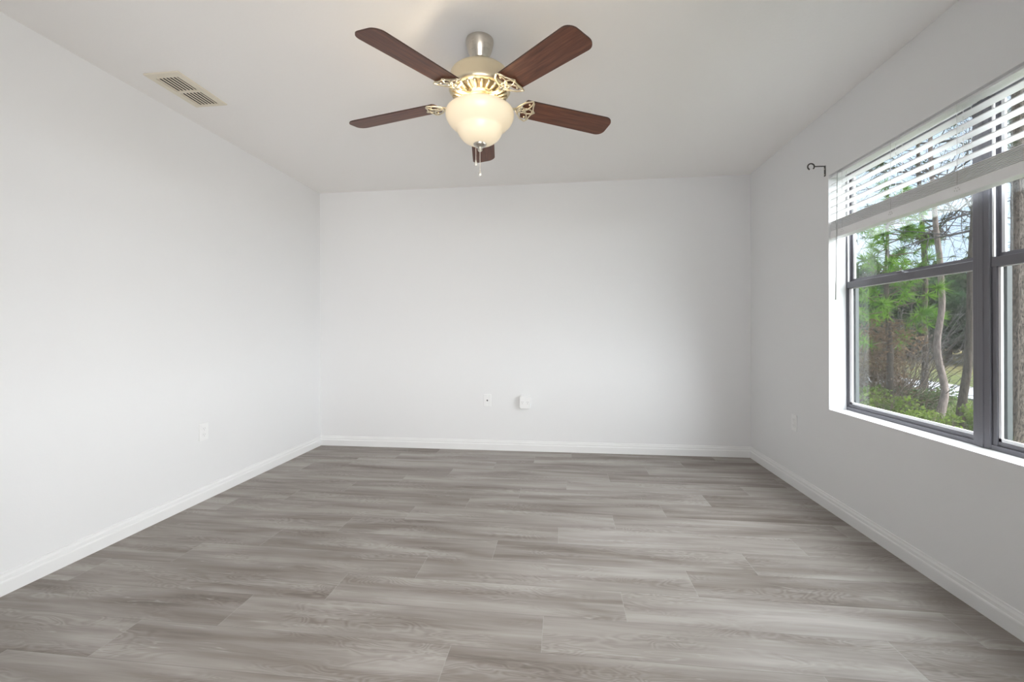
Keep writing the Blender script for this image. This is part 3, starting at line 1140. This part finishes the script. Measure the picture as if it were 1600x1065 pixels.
# young pine with bright green brushes of needles
rnd = random.Random(31)
base = (5.02, 7.26, GZ)
yp = tree_root('young_pine', base, 'young pine with bright green needle brushes at the left of the window view')
bm = bmesh.new()
tube(bm, [(0, 0, -0.05), (0.02, 0, 1.0), (-0.02, 0.02, 2.0), (0.0, 0.0, 3.6)], [0.05, 0.042, 0.032, 0.010], 8)
obj('trunk', bm, M['bark_dark'], yp, smooth=True)
bmb, bmn = bmesh.new(), bmesh.new()
for i in range(46):
    z = 1.15 + 2.3 * (i / 46) + rnd.uniform(-0.08, 0.08)
    an = rnd.uniform(0, 2 * PI)
    L = (0.75 - 0.42 * (z - 1.15) / 2.3) * rnd.uniform(0.55, 1.15)
    d = Vector((math.cos(an), math.sin(an), rnd.uniform(-0.1, 0.35))).normalized()
    p = Vector((0, 0, z))
    q = p + d * L * 0.6 + Vector((0, 0, -0.02))
    e = p + d * L + Vector((0, 0, 0.10))
    tube(bmb, [p, q, e], [0.011, 0.008, 0.004], 5)
    tuft(bmn, e, d + Vector((0, 0, 0.4)), 0.20, 85, rnd, 0.0045)
    tuft(bmn, (q + e) / 2, d, 0.17, 50, rnd, 0.0045)
    tuft(bmn, q, d, 0.14, 24, rnd, 0.0045)
obj('branches', bmb, M['twig_brown'], yp)
obj('needles', bmn, M['needle'], yp, recalc=False)


def bush(name, label, base, r, zc, leaf_m, twig_m, nleaf, size, seed, ntwig=30, narrow=0.5, L=0.7):
    rnd = random.Random(seed)
    t_ = tree_root(name, base, label, 'bush')
    bm = bmesh.new()
    tips = []
    for _ in range(ntwig):
        an = rnd.uniform(0, 2 * PI)
        d = Vector((math.cos(an) * rnd.uniform(0.1, 0.9), math.sin(an) * rnd.uniform(0.1, 0.9), 1.0))
        branch(bm, (rnd.gauss(0, r[0] * 0.3), rnd.gauss(0, r[1] * 0.3), -0.03), d, L * rnd.uniform(0.7, 1.4), 0.008, 1, rnd, tips, 0.0, 0.55)
    obj('stems', bm, twig_m, t_)
    bm = bmesh.new()
    pts = []
    for _ in range(14):
        c = (rnd.uniform(-0.7, 0.7) * r[0], rnd.uniform(-0.7, 0.7) * r[1], zc + rnd.uniform(-0.75, 0.75) * r[2])
        pts += blob_pts(c, (r[0] * 0.45, r[1] * 0.45, r[2] * 0.4), nleaf // 14, rnd)
    pts = [p for p in pts if p[2] > 0.02]
    leaf_quads(bm, pts, size, rnd, narrow=narrow)
    obj('foliage', bm, leaf_m, t_, recalc=False)
    return t_


bush('dry_bush', 'dry brown bush below the bright young pine', (5.15, 7.55, GZ), (0.66, 0.55, 0.72), 0.78, M['leaf_brown'], M['twig_brown'], 3600, 0.055, 41, 60, 0.4, 1.0)
bush('dry_bush', 'tan dry bush behind the bright green corner shrub, left of the young pine trunk', (4.72, 7.75, GZ), (0.50, 0.45, 0.48), 0.55, M['leaf_brown'], M['twig_brown'], 2400, 0.055, 47, 50, 0.4, 0.8)
bush('bare_bush', 'grey brown twiggy bush between the young pine and the thin dark trunk', (5.95, 8.35, GZ), (0.50, 0.50, 0.95), 1.75, M['leaf_grey'], M['twig'], 1900, 0.05, 42, 50, 0.35, 1.7)
bush('green_shrub', 'bright green shrub at the lower left corner of the window view', (4.72, 6.95, GZ), (0.45, 0.45, 0.26), 0.26, M['leaf_shrub'], M['twig_brown'], 1900, 0.05, 43, 24, 0.5, 0.4)
bush('green_shrub', 'low yellow green shrub in front of the bent pale trunk', (4.75, 6.15, GZ), (0.55, 0.45, 0.17), 0.16, M['leaf_shrub'], M['twig_brown'], 1900, 0.045, 44, 24, 0.5, 0.28)
bush('green_shrub', 'dull green shrub between the thin dark trunk and the bent pale trunk', (5.65, 7.45, GZ), (0.42, 0.40, 0.24), 0.24, M['leaf_shrub2'], M['twig_brown'], 1700, 0.05, 45, 24, 0.5, 0.4)
bush('green_shrub', 'green shrub at the foot of the leaning dark trunk', (5.55, 6.35, GZ), (0.40, 0.32, 0.20), 0.19, M['leaf_shrub'], M['twig_brown'], 1500, 0.045, 46, 20, 0.5, 0.3)

# grass blades near the house
rnd = random.Random(51)
bm = bmesh.new()
for _ in range(9000):
    x = 3.2 + 4.7 * rnd.random()
    y = x * rnd.uniform(0.85, 1.75)
    h_ = rnd.uniform(0.05, 0.16)
    a = rnd.uniform(0, 6.28)
    e = Vector((math.cos(a), math.sin(a), 0)) * 0.006
    p = Vector((x, y, GZ - 0.01))
    q = p + Vector((rnd.gauss(0, 0.03), rnd.gauss(0, 0.03), h_))
    bm.faces.new([bm.verts.new(v) for v in (p - e, p + e, q)])
g = obj('grass', bm, M['grass'], recalc=False)
tag(g, 'short green grass covering the ground outside the window', 'grass', kind='stuff')

# dark trees beyond the road
first_far = {}
spots = []
rnd = random.Random(61)
for i in range(11):
    f = i / 10
    spots.append((17.2 + rnd.uniform(-0.6, 0.6), 15.0 + 15.5 * f, rnd.uniform(0.95, 1.15), 0))
for i in range(10):
    f = i / 9
    spots.append((21.5 + rnd.uniform(-1, 1), 18.5 + 19.0 * f, rnd.uniform(1.45, 1.8), 1))
for x, y, sc, kind in spots:
    if kind not in first_far:
        r2 = random.Random(70 + kind)
        lab = ('dark green bushy tree in the near row beyond the road', 'taller dull green tree in the far row beyond the road')[kind]
        t_ = tree_root('leafy_tree', (x, y, GZ), lab, 'tree', ('near row of trees beyond the road', 'far row of trees beyond the road')[kind])
        bm = bmesh.new()
        tube(bm, [(0, 0, -0.05), (0.05, 0, 1.2), (0, 0.06, 2.6)], [0.12, 0.10, 0.05], 8)
        tr_ = obj('trunk', bm, M['bark_dark'], t_)
        bm = bmesh.new()
        pts = []
        for _ in range(26):
            c = (r2.uniform(-1, 1) * 0.9, r2.uniform(-1, 1) * 0.9, 1.75 + r2.uniform(-1.3, 1.4))
            pts += blob_pts(c, (0.75, 0.75, 0.55), 110, r2)
        pts = [p for p in pts if p[2] > 0.1]
        leaf_quads(bm, pts, 0.24, r2, narrow=0.6)
        cr_ = obj('crown', bm, (M['leaf_far2'], M['leaf_far'])[kind], t_, recalc=False)
        first_far[kind] = (t_, tr_, cr_)
        t_.scale = (sc, sc, sc)
    else:
        src = first_far[kind]
        t_ = src[0].copy()
        COL.objects.link(t_)
        t_.location = (x, y, GZ)
        t_.scale = (sc, sc, sc)
        t_.rotation_euler = (0, 0, rnd.uniform(0, 6.28))
        for c in src[1:]:
            d = c.copy()
            COL.objects.link(d)
            d.parent = t_
